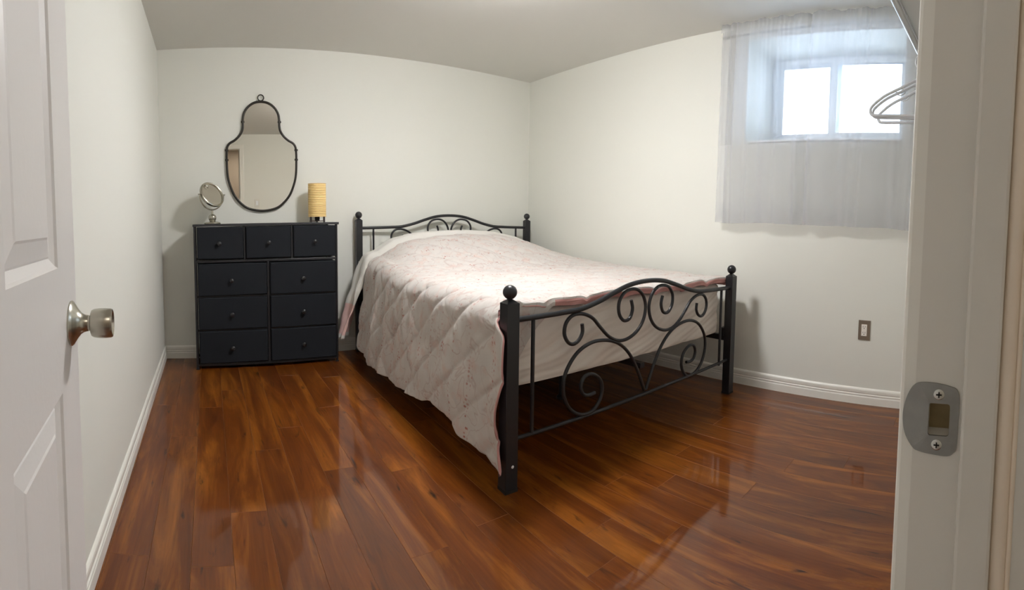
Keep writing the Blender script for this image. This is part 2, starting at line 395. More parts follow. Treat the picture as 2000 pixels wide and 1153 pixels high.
# ------------------------------------------------------------------ curtain
def sheer(lo=.38, hi=.62):
    m = bpy.data.materials.new('sheer_white_voile'); m.use_nodes = True; nt = m.node_tree; L = nt.links
    nt.nodes.remove(nt.nodes['Principled BSDF']); N = lambda t: nt.nodes.new('ShaderNode' + t)
    t = N('BsdfTransparent'); d = N('BsdfDiffuse'); d.inputs[0].default_value = (.44, .44, .47, 1); tr = N('BsdfTranslucent'); tr.inputs[0].default_value = (.72, .75, .86, 1)
    a = N('MixShader'); a.inputs[0].default_value = .5; L.new(d.outputs[0], a.inputs[1]); L.new(tr.outputs[0], a.inputs[2])
    b = N('MixShader'); L.new(t.outputs[0], b.inputs[1]); L.new(a.outputs[0], b.inputs[2])
    # a thread weave is denser where it is seen edge-on
    lw = N('LayerWeight'); lw.inputs[0].default_value = .35
    mr = N('MapRange'); mr.inputs[3].default_value = lo; mr.inputs[4].default_value = hi; L.new(lw.outputs['Facing'], mr.inputs[0]); L.new(mr.outputs[0], b.inputs[0])
    L.new(b.outputs[0], nt.nodes['Material Output'].inputs[0]); return m
M_sheer = sheer(); M_hemf = sheer(.10, .25)
CX = XR - .075; CY0, CY1 = .245, 1.545; CT, CB = 2.195, 1.022
cur = thing('sheer_curtain', 'sheer white curtain with gathered header hanging over the window', 'curtain', (CX, (CY0 + CY1) / 2, CB))
def cfold(y, z):
    t = (CT - z) / (CT - CB); d = .35 + .65 * sm(0, .5, t)
    u = (y - CY0) / (CY1 - CY0)
    w = u * 1.0 + .035 * math.sin(u * 13) + .02 * math.sin(u * 31 + .7)
    big = math.sin(w * 2 * PI * 9.0 + .7 * t) * .016 * (.5 + .5 * math.sin(u * 11 + 1)) + math.sin(w * 2 * PI * 5.2 + 1.1) * .012
    pleat = 0
    for c_, k_ in ((.07, .008), (.13, .006), (.30, .010), (.335, .007), (.56, .010), (.72, .006), (.86, .009), (.93, .008), (.965, .006)):
        q_ = (u - c_ - .03 * (t - .2) * (1 if c_ < .4 else 0)) / .009
        pleat += k_ * math.exp(-q_ * q_)
    fine = pleat * (1.2 - .5 * t) + math.sin(u * 2 * PI * 40 + 3 * math.sin(u * 17)) * .0014 * (1 - t) ** 4
    n = (noise.noise(Vector((u * 5, z * 1.2, 3))) * .022) * t
    return big * d + fine + n
def csheet(y0, y1, z0, z1, ny, nz, off=0, wav=0, nm='fabric', lift=None, mt=None):
    v = []; f = []
    for j in range(nz + 1):
        for i in range(ny + 1):
            y = y0 + (y1 - y0) * i / ny; z = z1 + (z0 - z1) * j / nz
            x = cfold(y, z) + off
            zz_ = z
            if wav: zz_ += wav * (1 - (z - z0) / (z1 - z0 + 1e-9)) * noise.noise(Vector((y * 4.5, 0, 8)))
            if lift: zz_ += lift * (z - z0) / (z1 - z0) * noise.noise(Vector((y * 16, 3, 1)))
            v.append((x, y - (CY0 + CY1) / 2 + .012 * math.sin(9 * y) * (CT - z), zz_ - CB))
    for j in range(nz):
        for i in range(ny): a = j * (ny + 1) + i; f.append((a, a + 1, a + ny + 2, a + ny + 1))
    return MB().add(v, f).build(nm, mt or M_sheer, cur, smooth=True)
csheet(CY0, CY1, CB, CT, 420, 60, 0, .022)
q = csheet(CY0, CY1, CB, CB + .115, 420, 8, .004, .022, 'hem', mt=M_hemf); q['label'] = 'doubled bottom hem'
q = csheet(CY0, CY1 + .012, CT, 2.242, 420, 6, .006, 0, 'gathered_header', lift=.02); q['label'] = 'ruffled header above the rod'
q = csheet(CY1 - .10, CY1, 1.50, CT, 60, 20, -.006, 0, 'side_hem', mt=M_hemf)
rod = tag(MB().tube([(CX + .040, .05, CT - .004), (CX + .040, CY1 + .03, CT - .004)], .006, 12).build('curtain_rod', M_trim, smooth=True), 'thin white rod carrying the sheer curtain near the ceiling', 'curtain rod')
br = MB().box(CX + .032, XR, CY1 + .012, CY1 + .022, CT - .016, CT + .010).build('bracket', M_trim, rod)

# ------------------------------------------------------------------ closet shelf with front rail, hangers
M_shelf = mat('white_shelf_enamel', srgb(214, 214, 212), .4)
M_rail = mat('grey_metal_rail', srgb(186, 186, 184), .3, metal=.6)
sa = Vector((1.20, .3010, 0)); sb = Vector((2.722, .1900, 0)); SD = (sb - sa).normalized(); SNv = Vector((SD.y, -SD.x, 0)); SZ0 = 1.735
if SNv.y > 0: SNv = -SNv
sh = thing('closet_shelf', 'white closet shelf with metal front rail high beside the doorway', 'shelf', tuple(sa) [:2] + (SZ0,))
Ls = (sb - sa).length
def sp_(t, n_, z): q = SD * t + SNv * n_; return (q.x, q.y, z)
def sbox(m, t0, t1, n0, n1, z0, z1):
    v = [sp_(t, n_, z) for t in (t0, t1) for n_ in (n0, n1) for z in (z0, z1)]
    return m.add(v, [(0, 1, 3, 2), (4, 6, 7, 5), (0, 4, 5, 1), (2, 3, 7, 6), (0, 2, 6, 4), (1, 5, 7, 3)])
m = MB(); v = [(0, 0), (Ls, 0)]
fy = YF1 - sa.y
a_, b_, c_, d_ = Vector((0, 0, .026)), SD * Ls + Vector((0, 0, .026)), Vector((SD.x * Ls, fy + .001, .026)), Vector((0, fy + .001, .026))
up = Vector((0, 0, .016))
m.add([a_, b_, c_, d_, a_ + up, b_ + up, c_ + up, d_ + up], [(0, 1, 2, 3), (4, 5, 6, 7), (0, 1, 5, 4), (1, 2, 6, 5), (2, 3, 7, 6), (3, 0, 4, 7)])
m.build('shelf_board', M_shelf, sh)
m = MB(); sbox(m, 0, .86, -.004, .002, .015, .044); m.build('front_rail', M_rail, sh, bevel=.0012)
m = MB(); sbox(m, .835, Ls, -.0075, -.0045, .017, .040); m.build('front_rail', M_rail, sh, bevel=.001)
m = MB(); sbox(m, 0, Ls, -.0085, -.003, .0135, .017); m.build('rail_lip', M_trim, sh)
MB().tube([sp_(0, -.002, -.0075), sp_(Ls, -.002, -.0075)], .0115, 16).build('hanging_rod', M_rail, sh, smooth=True)
for t in (.70, .80, .90, 1.02, 1.14):
    m = MB(); sbox(m, t, t + .007, -.0082, -.0072, .016, .024); m.build('rail_hole', M_dark, sh)
for t, w_ in ((.5, .08), (.56, .095), (.66, .07), (.72, .10), (.80, .08)):
    m = MB(); sbox(m, t, t + .007, w_, w_ + .007, .0252, .0262); m.build('peg_hole', M_dark, sh)
m = MB()
m.add([sp_(1.38, .0, .02), sp_(1.40, .0, .02), sp_(1.40, .13, .02), sp_(1.38, .13, .02), sp_(1.38, .115, -.16), sp_(1.40, .115, -.16), sp_(1.40, .135, -.16), sp_(1.38, .135, -.16)],
      [(0, 1, 2, 3), (4, 5, 6, 7), (0, 1, 5, 4), (1, 2, 6, 5), (2, 3, 7, 6), (3, 0, 4, 7)])
m.build('bracket', M_shelf, sh)
M_plast = mat('grey_white_plastic', srgb(206, 208, 212), .35)
def hanger_path():
    W2, HH = .212, .098
    hook = [(0, .020), (0, .038), (-.004, .052), (-.022, .066), (-.030, .086), (-.024, .108), (0, .120), (.022, .112), (.029, .094)]
    body = [(0, .020), (-.03, .010), (-.09, -.022), (-.15, -.052), (-.192, -.084), (-W2, -.108), (-.208, -.128), (-.188, -.135), (-.10, -.135), (0, -.135), (.10, -.135), (.188, -.135), (.208, -.128), (W2, -.108), (.192, -.084), (.15, -.052), (.09, -.022), (.03, .010)]
    return hook, body
hook, body = hanger_path()
hang_labels = ['plastic clothes hanger hanging between the other two by the window', 'plastic clothes hanger hanging deepest in the closet, its tip furthest right', 'plastic clothes hanger hanging in front, its tip furthest left over the pane']
proto = None
for i, (t, rz, tz) in enumerate(((.860, .06, 0), (.930, -.06, 0), (.815, .01, 0))):
    P = sa + SD * t
    rt = thing('clothes_hanger', hang_labels[i], 'hanger', (P.x - .0, P.y - .002, SZ0 + .0098 + tz - .120), rz, 'clothes hangers on the closet rail')
    if proto is None:
        proto = []
        hp = catmull([(0, -p[0], p[1]) for p in hook], 6)
        proto.append(MB().tube(hp, .0036, 8).build('hook', M_plast, rt, smooth=True))
        bp_ = catmull([(0, -p[0], p[1]) for p in body], 6, True)
        proto.append(MB().tube(bp_, .0066, 8, True).build('hanger_body', M_plast, rt, smooth=True))
        for sgn in (-1, 1):
            n_ = catmull([(0, sgn * .075, -.012), (0, sgn * .080, -.030), (0, sgn * .098, -.040), (0, sgn * .112, -.034)], 4)
            proto.append(MB().tube(n_, .0028, 6).build('strap_notch', M_plast, rt, smooth=True))
    else:
        for p in proto: q = p.copy(); C.objects.link(q); q.parent = rt

# ------------------------------------------------------------------ dresser
dr = thing('dresser', 'black fabric nine drawer dresser against the back wall', 'dresser', (-.1097, 3.2448, 0), .02636)
DD_ = .265; WD = .9962; HD = .985
M_fab = mat('charcoal_black_drawer_fabric', srgb(28, 31, 36), .85, bump=.5, bscale=500, spec=.25)
M_dtop = mat('black_wood_top', srgb(38, 38, 41), .5)
MB().box(-.004, WD + .006, -.006, DD_, HD - .014, HD + .002).build('top_board', M_dtop, dr, bevel=.002)
for x in (.010, WD - .010):
    for y in (.012, DD_ - .012):
        MB().tube([(x, y, .004), (x, y, HD - .014)], .0095, 12).box(x - .011, x + .011, y - .011, y + .011, 0, .008).build('leg', M_black, dr, smooth=True)
def bar(x0, x1, y0, y1, z0, z1, nm='rail'): return MB().box(x0, x1, y0, y1, z0, z1).build(nm, M_black, dr, bevel=.002)
for z in (.735, .030):
    bar(.012, WD - .012, .004, .018, z - .008, z + .008)
    bar(.012, WD - .012, DD_ - .018, DD_ - .004, z - .008, z + .008)
for z in (.496, .266):
    bar(.012, WD - .012, .010, .020, z - .006, z + .006)
bar(.494, .510, .004, .018, .03, .735, 'post')
bar(.337, .349, .004, .018, .743, HD - .014, 'post'); bar(.663, .675, .004, .018, .743, HD - .014, 'post')
for x in (.010, WD - .010):
    for z in (.735, .03, .945): bar(x - .006, x + .006, .012, DD_ - .012, z - .006, z + .006, 'side_rail')
M_knob = mat('black_painted_knob', srgb(28, 28, 30), .35)
def drawer(x0, x1, z0, z1, kx, kz, tilt):
    m = MB(); n = 10
    v = []; f = []
    for yy in (-.010, -.002, DD_ - .03):
        e = 0 if yy > -.005 else .005
        sag = lambda t: .004 * math.sin(PI * t)
        for (x, z) in ((x0 + e, z0 + e), (x1 - e, z0 + e + tilt), (x1 - e, z1 - e), (x0 + e, z1 - e)): v.append((x, yy, z))
    for r in (0, 4):
        for k in range(4): f.append((r + k, r + (k + 1) % 4, r + 4 + (k + 1) % 4, r + 4 + k))
    f += [(0, 1, 2, 3), (8, 9, 10, 11)]
    d = m.add(v, f).build('drawer', M_fab, dr)
    R = Matrix.Translation((kx, -.010, kz)) @ Matrix.Rotation(PI / 2, 4, 'X')
    MB().lathe([(.0095, 0), (.0090, .003), (.0060, .006), (.0062, .012), (.0115, .016), (.0150, .020), (.0148, .024), (.0110, .0275), (0, .0285)], 20, M=R).build('knob', M_knob, d, smooth=True)
for x0, x1, kx in ((.024, .334, .172), (.352, .660, .505), (.678, .976, .826)):
    drawer(x0, x1, .752, .966, kx, .856, 0)
for r, (z0, z1) in enumerate(((.502, .720), (.272, .491), (.042, .262))):
    drawer(.024, .491, z0, z1, .250, (z0 + z1) / 2 - .006, .004)
    drawer(.513, .976, z0, z1, .741, (z0 + z1) / 2 - .006, 0)

# ------------------------------------------------------------------ wall mirror
wm = thing('wall_mirror', 'keyhole shaped wall mirror with thin dark metal frame above the dresser', 'mirror', (.390, YB, 1.076))
R_ = [(0, .784), (.052, .775), (.096, .744), (.1235, .700), (.1320, .650), (.1325, .612), (.1400, .574), (.1640, .537), (.1970, .508), (.2300, .489), (.2480, .463), (.2535, .424), (.2545, .366), (.2500, .262), (.2350, .192), (.2030, .114), (.1540, .054), (.0960, .016), (.0, .0)]
pth = R_ + [(-x, z) for x, z in R_[-2:0:-1]]
ring = catmull([(x, -.016, z) for x, z in pth], 5, True)
M_mf = mat('dark_bronze_metal', srgb(52, 48, 44), .38, metal=.6)
MB().tube(ring, .0085, 10, True).build('frame', M_mf, wm, smooth=True)
M_mir = mat('mirror_glass', srgb(222, 218, 208), .0, metal=1)
gl = [Vector((p.x * .985, 0, p.z)) for p in ring]
ctr = Vector((0, 0, .40))
tl = .0115                                                      # the glass hangs a touch askew in its frame
m = MB(); vs_ = [ctr] + gl; vs_ = [Vector((p.x, -.014 - p.x * tl, p.z)) for p in vs_]
m.add(vs_, [(0, i + 1, (i + 1) % len(gl) + 1) for i in range(len(gl))]); m.build('mirror_glass', M_mir, wm)
m = MB(); vs2 = [Vector((p.x * .98, -.002, p.z)) for p in vs_]
m.add(vs2, [(0, i + 1, (i + 1) % len(gl) + 1) for i in range(len(gl))]); m.build('backing', M_mf, wm)
MB().tube([(.0215 * math.cos(a), -.016, .8115 + .0215 * math.sin(a)) for a in [2 * PI * k / 28 for k in range(28)]], .0042, 8, True).build('hanging_ring', M_mf, wm, smooth=True)
for x, z in ((.133, .640), (-.133, .640), (.2535, .440), (-.2535, .440), (.2535, .370), (-.2535, .370)):
    MB().tube([(x - .012, -.016, z), (x + .012, -.016, z)], .0072, 10).tube([(x, -.016, z - .004), (x, -.016, z + .004)], .0118, 12).build('frame_band', M_mf, wm, smooth=True)

# ------------------------------------------------------------------ vanity mirror on the dresser
vm = thing('vanity_mirror', 'small silver tilting makeup mirror on a pedestal on the dresser', 'mirror', (.0215, 3.353, HD + .002))
MB().lathe([(0, 0), (.055, 0), (.058, .004), (.055, .010), (.040, .015), (.022, .018), (.019, .019), (.024, .028), (.0275, .040), (.027, .050), (.022, .060), (.014, .066), (.0075, .068), (.0068, .094), (0, .094)], 40).build('pedestal', M_nick, vm, smooth=True)
hy = .203; yr = .104
RY = Matrix.Rotation(math.radians(38), 4, 'Z')
m = MB(); pts = [RY @ Vector((yr * math.cos(a), 0, hy + yr * math.sin(a))) for a in [PI + .0 + PI * k / 30 for k in range(31)]]
m.tube(pts, .0052, 10)
for sgn in (-1, 1):
    a = RY @ Vector((sgn * (yr - .012), 0, hy)); b = RY @ Vector((sgn * (yr + .012), 0, hy)); m.tube([a, b], .0045, 8)
m.build('yoke', M_nick, vm, smooth=True)
RH = Matrix.Translation((0, 0, hy)) @ RY @ Matrix.Rotation(math.radians(28), 4, 'X') @ Matrix.Rotation(PI / 2, 4, 'X')
RH = Matrix.Translation((0, 0, hy)) @ RY @ Matrix.Rotation(math.radians(-27), 4, 'X') @ Matrix.Rotation(PI / 2, 4, 'X')
hd = MB().lathe([(.084, .010), (.088, .012), (.094, .009), (.0965, 0), (.094, -.009), (.088, -.012), (.084, -.010), (.083, 0), (.084, .010)], 48, M=RH).build('rim', M_nick, vm, smooth=True)
MB().lathe([(0, .002), (.084, .002)], 48, M=RH).lathe([(0, -.002), (.084, -.002)], 48, M=RH).build('mirror_glass', M_mir, vm)
MB().lathe([(.010, .004), (.014, .006), (.017, .004)], 20, M=RH @ Matrix.Translation((-.030, .058, 0))).build('magnifier_spot', M_nick, vm, smooth=True)

# ------------------------------------------------------------------ paper lamp on the dresser
lp = thing('table_lamp', 'small cylindrical lamp with ribbed yellow paper shade on the dresser', 'lamp', (.765, 3.385, HD + .002))
M_paper = mat('yellow_rice_paper', srgb(250, 222, 156), .7, vary=.06, vscale=12)
M_paper.node_tree.nodes['Principled BSDF'].inputs['Subsurface Weight'].default_value = 0
prof = []
nr = 19; z0, z1 = .040, .272
for i in range(nr * 4 + 1):
    t = i / (nr * 4); prof.append((.0625 - .0022 * abs(math.sin(PI * t * nr)) ** .5 * 1.0 + .0022, z0 + (z1 - z0) * t))
pin = [(.0585, z) for _, z in prof[::-8]]
MB().lathe(prof + pin + [prof[0]], 48).build('lamp_shade', M_paper, lp, smooth=True)
M_rib = mat('ochre_bamboo_rib', srgb(206, 158, 88), .6)
m = MB()
for k in range(nr + 1):
    z = z0 + (z1 - z0) * k / nr
    m.tube([(.0640 * math.cos(a), .0640 * math.sin(a), z) for a in [2 * PI * j / 40 for j in range(40)]], .0015, 5, True)
q = m.build('rib_wires', M_rib, lp, smooth=True); q['kind'] = 'stuff'
M_dw = mat('dark_stained_wood', srgb(48, 34, 28), .5)
for a in (math.radians(200), math.radians(320), math.radians(80)):
    x, y = .054 * math.cos(a), .054 * math.sin(a)
    MB().box(x - .006, x + .006, y - .006, y + .006, 0, .20).build('leg', M_dw, lp)
MB().lathe([(0, .006), (.056, .006), (.057, .009), (.055, .012), (0, .012)], 32).build('base_disc', M_dw, lp, smooth=True)
MB().lathe([(0, .012), (.016, .012), (.018, .030), (.016, .055), (0, .058)], 20).build('bulb_socket', M_dark, lp, smooth=True)
MB().lathe([(0, .058), (.013, .060), (.020, .085), (.030, .115), (.024, .140), (0, .150)], 24).build('bulb', mat('white_bulb', srgb(235, 235, 228), .3), lp, smooth=True)

# ------------------------------------------------------------------ outlet and light switch
ou = thing('wall_outlet', 'white wall outlet in a brushed steel cover plate', 'outlet', (XR, .5865, .431))
MB().box(-.006, 0, -.035, .035, -.0575, .0575).build('cover_plate', mat('taupe_steel_plate', srgb(138, 126, 112), .42, metal=.55), ou, bevel=.002)
MB().box(-.0085, -.005, -.0165, .0165, -.0335, .0335).build('receptacle', mat('white_plastic', srgb(240, 234, 226), .3), ou, bevel=.0015)
for z in (.017, -.017):
    m = MB(); m.box(-.0091, -.008, -.0075, -.0055, z, z + .008).box(-.0091, -.008, .0055, .0075, z, z + .008).tube([(-.0091, 0, z - .006), (-.0080, 0, z - .006)], .0026, 10)
    m.build('socket_holes', M_dark, ou)
lsw = thing('light_switch', 'white light switch beside the doorway, seen in the wall mirror', 'switch', (.615, YF1, 1.262))
MB().box(-.035, .035, 0, .006, -.0575, .0575).build('cover_plate', M_jamb, lsw, bevel=.002)
MB().box(-.016, .016, .005, .010, -.033, .033).build('rocker', M_pvc, lsw, bevel=.002)

# ------------------------------------------------------------------ bed frame
BX, BY, BA, BW, BL = 1.016, 1.421, -.044, 1.513, 2.068
bed = thing('bed', 'black metal bed frame with scrolled headboard and footboard', 'bed', (BX, BY, 0), BA)
def post(x, y, h, ps, nm):
    p = MB().box(x - ps, x + ps, y - ps, y + ps, .006, h - .054)
    p.add([(x - ps, y - ps, h - .054), (x + ps, y - ps, h - .054), (x + ps, y + ps, h - .054), (x - ps, y + ps, h - .054), (x, y, h - .034)], [(0, 1, 4), (1, 2, 4), (2, 3, 4), (3, 0, 4)])
    o = p.build(nm, M_black, bed, bevel=.0015)
    r = .0265
    MB().lathe([(0, h - .052), (.009, h - .046), (.010, h - .040)] + [(r * math.sin(a), h + .0 - .0185 + .004 - r * math.cos(a)) for a in [.35 + (PI - .35) * k / 14 for k in range(15)]], 28, cx=x, cy=y).build('ball_finial', M_black, o, smooth=True)
    MB().box(x - ps - .001, x + ps + .001, y - ps - .001, y + ps + .001, 0, .012).build('foot_cap', M_dark, o)
    return o
ps = .0265
FH = [.755, .757]
pl_ = post(0, 0, FH[0], ps, 'post'); pr_ = post(BW, 0, FH[1], ps - .002, 'post')
post(0, BL, 1.052, .024, 'post'); post(BW, BL, 1.052, .024, 'post')
MB().lathe([(0, .002), (.0045, .0015), (.006, 0)], 16, M=Matrix.Translation((.004, -ps, .098)) @ Matrix.Rotation(PI / 2, 4, 'X')).build('bolt_cap', mat('white_plastic_cap', srgb(225, 225, 225), .4), pl_, smooth=True)
def tubep(nm, pts, r, y, sub=7, n=10): return MB().tube(catmull([(p[0], y, p[1]) for p in pts], sub), r, n).build(nm, M_black, bed, smooth=True)
xm = .757
topL = [(.020, .636), (.14, .638), (.252, .641), (.345, .646), (.446, .668), (.537, .697), (.640, .724)]
top = topL + [(xm, .733)] + [(2 * xm - x, z) for x, z in topL[::-1]]
tubep('top_rail', top, .0112, 0)
MB().tube([(.02, 0, .188), (BW - .02, 0, .205)], .0082, 10).build('bottom_rail', M_black, bed, smooth=True)
for x in (.106, BW - .106): MB().tube([(x, 0, .190), (x, 0, .640)], .0078, 10).build('spindle', M_black, bed, smooth=True)
Ap = [(.352, .583), (.355, .548), (.337, .519), (.306, .506), (.277, .520), (.259, .556), (.268, .598), (.302, .624), (.355, .624), (.410, .600), (.456, .555), (.506, .510), (.562, .482), (.626, .480), (.690, .506), (.731, .552), (.745, .610), (.728, .662), (.692, .694), (.648, .703), (.598, .690), (.567, .650), (.569, .600), (.599, .566), (.637, .571), (.655, .611), (.645, .652)]
Bp = [(.751, .215), (.706, .308), (.660, .385), (.607, .442), (.546, .479), (.475, .497), (.405, .497), (.338, .473), (.290, .428), (.262, .373), (.262, .305), (.292, .246), (.342, .209), (.401, .199), (.447, .222), (.474, .274), (.461, .330), (.413, .363), (.370, .358), (.352, .322), (.366, .288), (.398, .276), (.432, .280)]
for nm, P in (('upper_scroll', Ap), ('lower_scroll', Bp)):
    tubep(nm, P, .0078, 0); tubep(nm, [(2 * xm - x, z) for x, z in P], .0078, 0)
# headboard: same pattern lifted by .30
dz = .303
tubep('top_rail', [(x, z + dz + .012 * 0) for x, z in top], .0112, BL)
MB().tube([(.02, BL, .30), (BW - .02, BL, .30)], .0082, 10).build('bottom_rail', M_black, bed, smooth=True)
for x in (.116, BW - .116): MB().tube([(x, BL, .30), (x, BL, .640 + dz)], .0078, 10).build('spindle', M_black, bed, smooth=True)
for nm, P in (('upper_scroll', Ap), ('lower_scroll', Bp)):
    P2 = [(x, z + dz) for x, z in P]
    tubep(nm, P2, .0078, BL); tubep(nm, [(2 * xm - x, z) for x, z in P2], .0078, BL)
for x in (.012, BW - .012):
    MB().box(x - .012, x + .012, .02, BL - .02, .318, .352).build('side_rail', M_black, bed, bevel=.002)
    for y in (.035, BL - .035): MB().box(x - .020, x + .020, y - .012, y + .012, .345, .395 if x > 1 else .352).build('corner_bracket', M_black, bed, bevel=.002)
MB().box(xm - .015, xm + .015, .02, BL - .02, .315, .340).build('centre_beam', M_black, bed)
for y in (.62, 1.35): MB().tube([(xm, y, 0), (xm, y, .315)], .014, 12).lathe([(0, 0), (.026, 0), (.026, .012), (.014, .022)], 16, cx=xm, cy=y).build('support_leg', M_black, bed, smooth=True)
for k in range(11):
    y = .12 + k * .183; MB().box(.02, BW - .02, y - .012, y + .012, .344, .352).build('slat', M_black, bed)

# ------------------------------------------------------------------ mattress
def fabric(name, col, bump=.3, vary=.03, bs=300, sheen=.2):
    m = mat(name, col, .9, spec=.15, bump=bump, bscale=bs, vary=vary, vscale=9)
    m.node_tree.nodes['Principled BSDF'].inputs['Sheen Weight'].default_value = sheen; return m
M_matt = fabric('warm_white_jersey_sheet', srgb(226, 217, 208))
def mattress():
    bm = bmesh.new(); x0, x1, y0, y1, z0, z1 = .010, BW - .012, .064, 2.030, .356, .664
    nx, ny, nz = 90, 60, 20
    m = MB(); r = .045
    def rnd(x, y, z):
        p = Vector((x, y, z)); c_ = Vector((min(max(x, x0 + r), x1 - r), min(max(y, y0 + r), y1 - r), min(max(z, z0 + r * .6), z1 - r)))
        d = p - c_
        if d.length > 1e-6 and d.length > r: p = c_ + d.normalized() * r
        return p
    def face(f3, na, nb):
        v = []; f = []
        for j in range(nb + 1):
            for i in range(na + 1):
                q = rnd(*f3(i / na, j / nb))
                # pulled diagonal creases of the fitted sheet on the foot side
                if q.y < y0 + .06:
                    s_ = (q.x * .30 - (q.z - .35)) * 62
                    k = .5 + .5 * noise.noise(Vector((q.x * 2.2, q.z * 5, 2)))
                    q.y += .0085 * math.sin(s_ + 3.5 * noise.noise(Vector((q.x * 3, q.z * 4, 0)))) ** 3 * k
                q.z += .004 * noise.noise(Vector((q.x * 3, q.y * 3, q.z * 3)))
                v.append(q)
        for j in range(nb):
            for i in range(na): a = j * (na + 1) + i; f.append((a, a + 1, a + na + 2, a + na + 1))
        m.add(v, f)
    X = lambda t: x0 + (x1 - x0) * t; Y = lambda t: y0 + (y1 - y0) * t; Z = lambda t: z0 + (z1 - z0) * t
    face(lambda a, b: (X(a), y0, Z(b)), 260, 60); face(lambda a, b: (X(a), y1, Z(b)), 40, 10)
    face(lambda a, b: (x0, Y(a), Z(b)), 60, 60); face(lambda a, b: (x1, Y(a), Z(b)), 60, 60)
    face(lambda a, b: (X(a), Y(b), z1), 260, 60); face(lambda a, b: (X(a), Y(b), z0), 260, 60)
    o = m.build('mattress', M_matt, smooth=True); o.location = (BX, BY, 0); o.rotation_euler = (0, 0, BA)
    return o
tag(mattress(), 'mattress in a smooth off-white fitted sheet on the black bed frame', 'mattress')

# ------------------------------------------------------------------ comforter and sheet
def Bulge(a, l):
    if a < -.02: f = 0
    p = [(-.05, .0), (.05, .035), (.11, .075), (.19, .125), (.32, .160), (.45, .180), (.66, .192), (.85, .190), (1.02, .180), (1.22, .138), (1.40, .075), (1.56, .02), (1.8, 0)]
    v = 0
    for (x0, v0), (x1, v1) in zip(p, p[1:]):
        if x0 <= a <= x1: v = v0 + (v1 - v0) * (a - x0) / (x1 - x0)
    return v * sm(1.02, 1.72, l)
TOPZ = .694
def topz(a, l, extra=0):
    return TOPZ + Bulge(a, l) + extra + .006 * noise.noise(Vector((a * 2.5, l * 2.5, 4))) + .010 * sm(.2, 1.4, l)
def comforter_material():
    m = bpy.data.materials.new('white_quilt_with_small_red_vines'); m.use_nodes = True; nt = m.node_tree; L = nt.links
    b = nt.nodes['Principled BSDF']; N = lambda t: nt.nodes.new('ShaderNode' + t)
    uv = N('UVMap')
    nz = N('TexNoise'); nz.inputs['Scale'].default_value = 5; nz.inputs['Detail'].default_value = 1; L.new(uv.outputs[0], nz.inputs['Vector'])
    dist = N('VectorMath'); dist.operation = 'MULTIPLY_ADD'; L.new(nz.outputs['Color'], dist.inputs[0]); dist.inputs[1].default_value = (.10, .10, 0); L.new(uv.outputs[0], dist.inputs[2])
    sep = N('SeparateXYZ'); L.new(dist.outputs[0], sep.inputs[0])
    def band(sock, freq, thr, width, ph=0):
        a = N('Math'); a.operation = 'MULTIPLY_ADD'; L.new(sock, a.inputs[0]); a.inputs[1].default_value = freq; a.inputs[2].default_value = ph
        s_ = N('Math'); s_.operation = 'SINE'; L.new(a.outputs[0], s_.inputs[0])
        r = N('MapRange'); r.inputs[1].default_value = thr; r.inputs[2].default_value = thr + width; L.new(s_.outputs[0], r.inputs[0]); return r.outputs[0]
    vine = band(sep.outputs['Y'], 52, .80, .12)
    # small petals strung along the vines
    vo = N('TexVoronoi'); vo.inputs['Scale'].default_value = 62; vo.inputs['Randomness'].default_value = .55; L.new(uv.outputs[0], vo.inputs['Vector'])
    dot = N('MapRange'); dot.inputs[1].default_value = .42; dot.inputs[2].default_value = .26; L.new(vo.outputs['Distance'], dot.inputs[0])
    mulv = N('Math'); mulv.operation = 'MULTIPLY'; L.new(vine, mulv.inputs[0]); L.new(dot.outputs[0], mulv.inputs[1])
    # patchy: not every vine is strong
    n2 = N('TexNoise'); n2.inputs['Scale'].default_value = 6; n2.inputs['Detail'].default_value = 2; L.new(uv.outputs[0], n2.inputs['Vector'])
    r2 = N('MapRange'); r2.inputs[1].default_value = .42; r2.inputs[2].default_value = .60; r2.inputs[3].default_value = .18; r2.inputs[4].default_value = .95; L.new(n2.outputs['Fac'], r2.inputs[0])
    amt = N('Math'); amt.operation = 'MULTIPLY'; L.new(mulv.outputs[0], amt.inputs[0]); L.new(r2.outputs[0], amt.inputs[1])
    # thin grey-mauve stems between, wriggling
    n3 = N('TexNoise'); n3.inputs['Scale'].default_value = 9; n3.inputs['Detail'].default_value = 2; n3.inputs['Distortion'].default_value = .6; L.new(uv.outputs[0], n3.inputs['Vector'])
    ab = N('Math'); ab.operation = 'SUBTRACT'; L.new(n3.outputs['Fac'], ab.inputs[0]); ab.inputs[1].default_value = .5
    ab2 = N('Math'); ab2.operation = 'ABSOLUTE'; L.new(ab.outputs[0], ab2.inputs[0])
    r3 = N('MapRange'); r3.inputs[1].default_value = .020; r3.inputs[2].default_value = .005; r3.inputs[3].default_value = 0; r3.inputs[4].default_value = .42; L.new(ab2.outputs[0], r3.inputs[0])
    c1 = N('Mix'); c1.data_type = 'RGBA'; c1.inputs[6].default_value = srgb(198, 192, 186); c1.inputs[7].default_value = srgb(168, 142, 134); L.new(r3.outputs[0], c1.inputs[0])
    c2 = N('Mix'); c2.data_type = 'RGBA'; L.new(c1.outputs[2], c2.inputs[6]); c2.inputs[7].default_value = srgb(166, 102, 90); L.new(amt.outputs[0], c2.inputs[0])
    # pale pink patches
    n4 = N('TexNoise'); n4.inputs['Scale'].default_value = 16; n4.inputs['Detail'].default_value = 3; L.new(uv.outputs[0], n4.inputs['Vector'])
    r4 = N('MapRange'); r4.inputs[1].default_value = .52; r4.inputs[2].default_value = .68; r4.inputs[3].default_value = 0; r4.inputs[4].default_value = .55; L.new(n4.outputs['Fac'], r4.inputs[0])
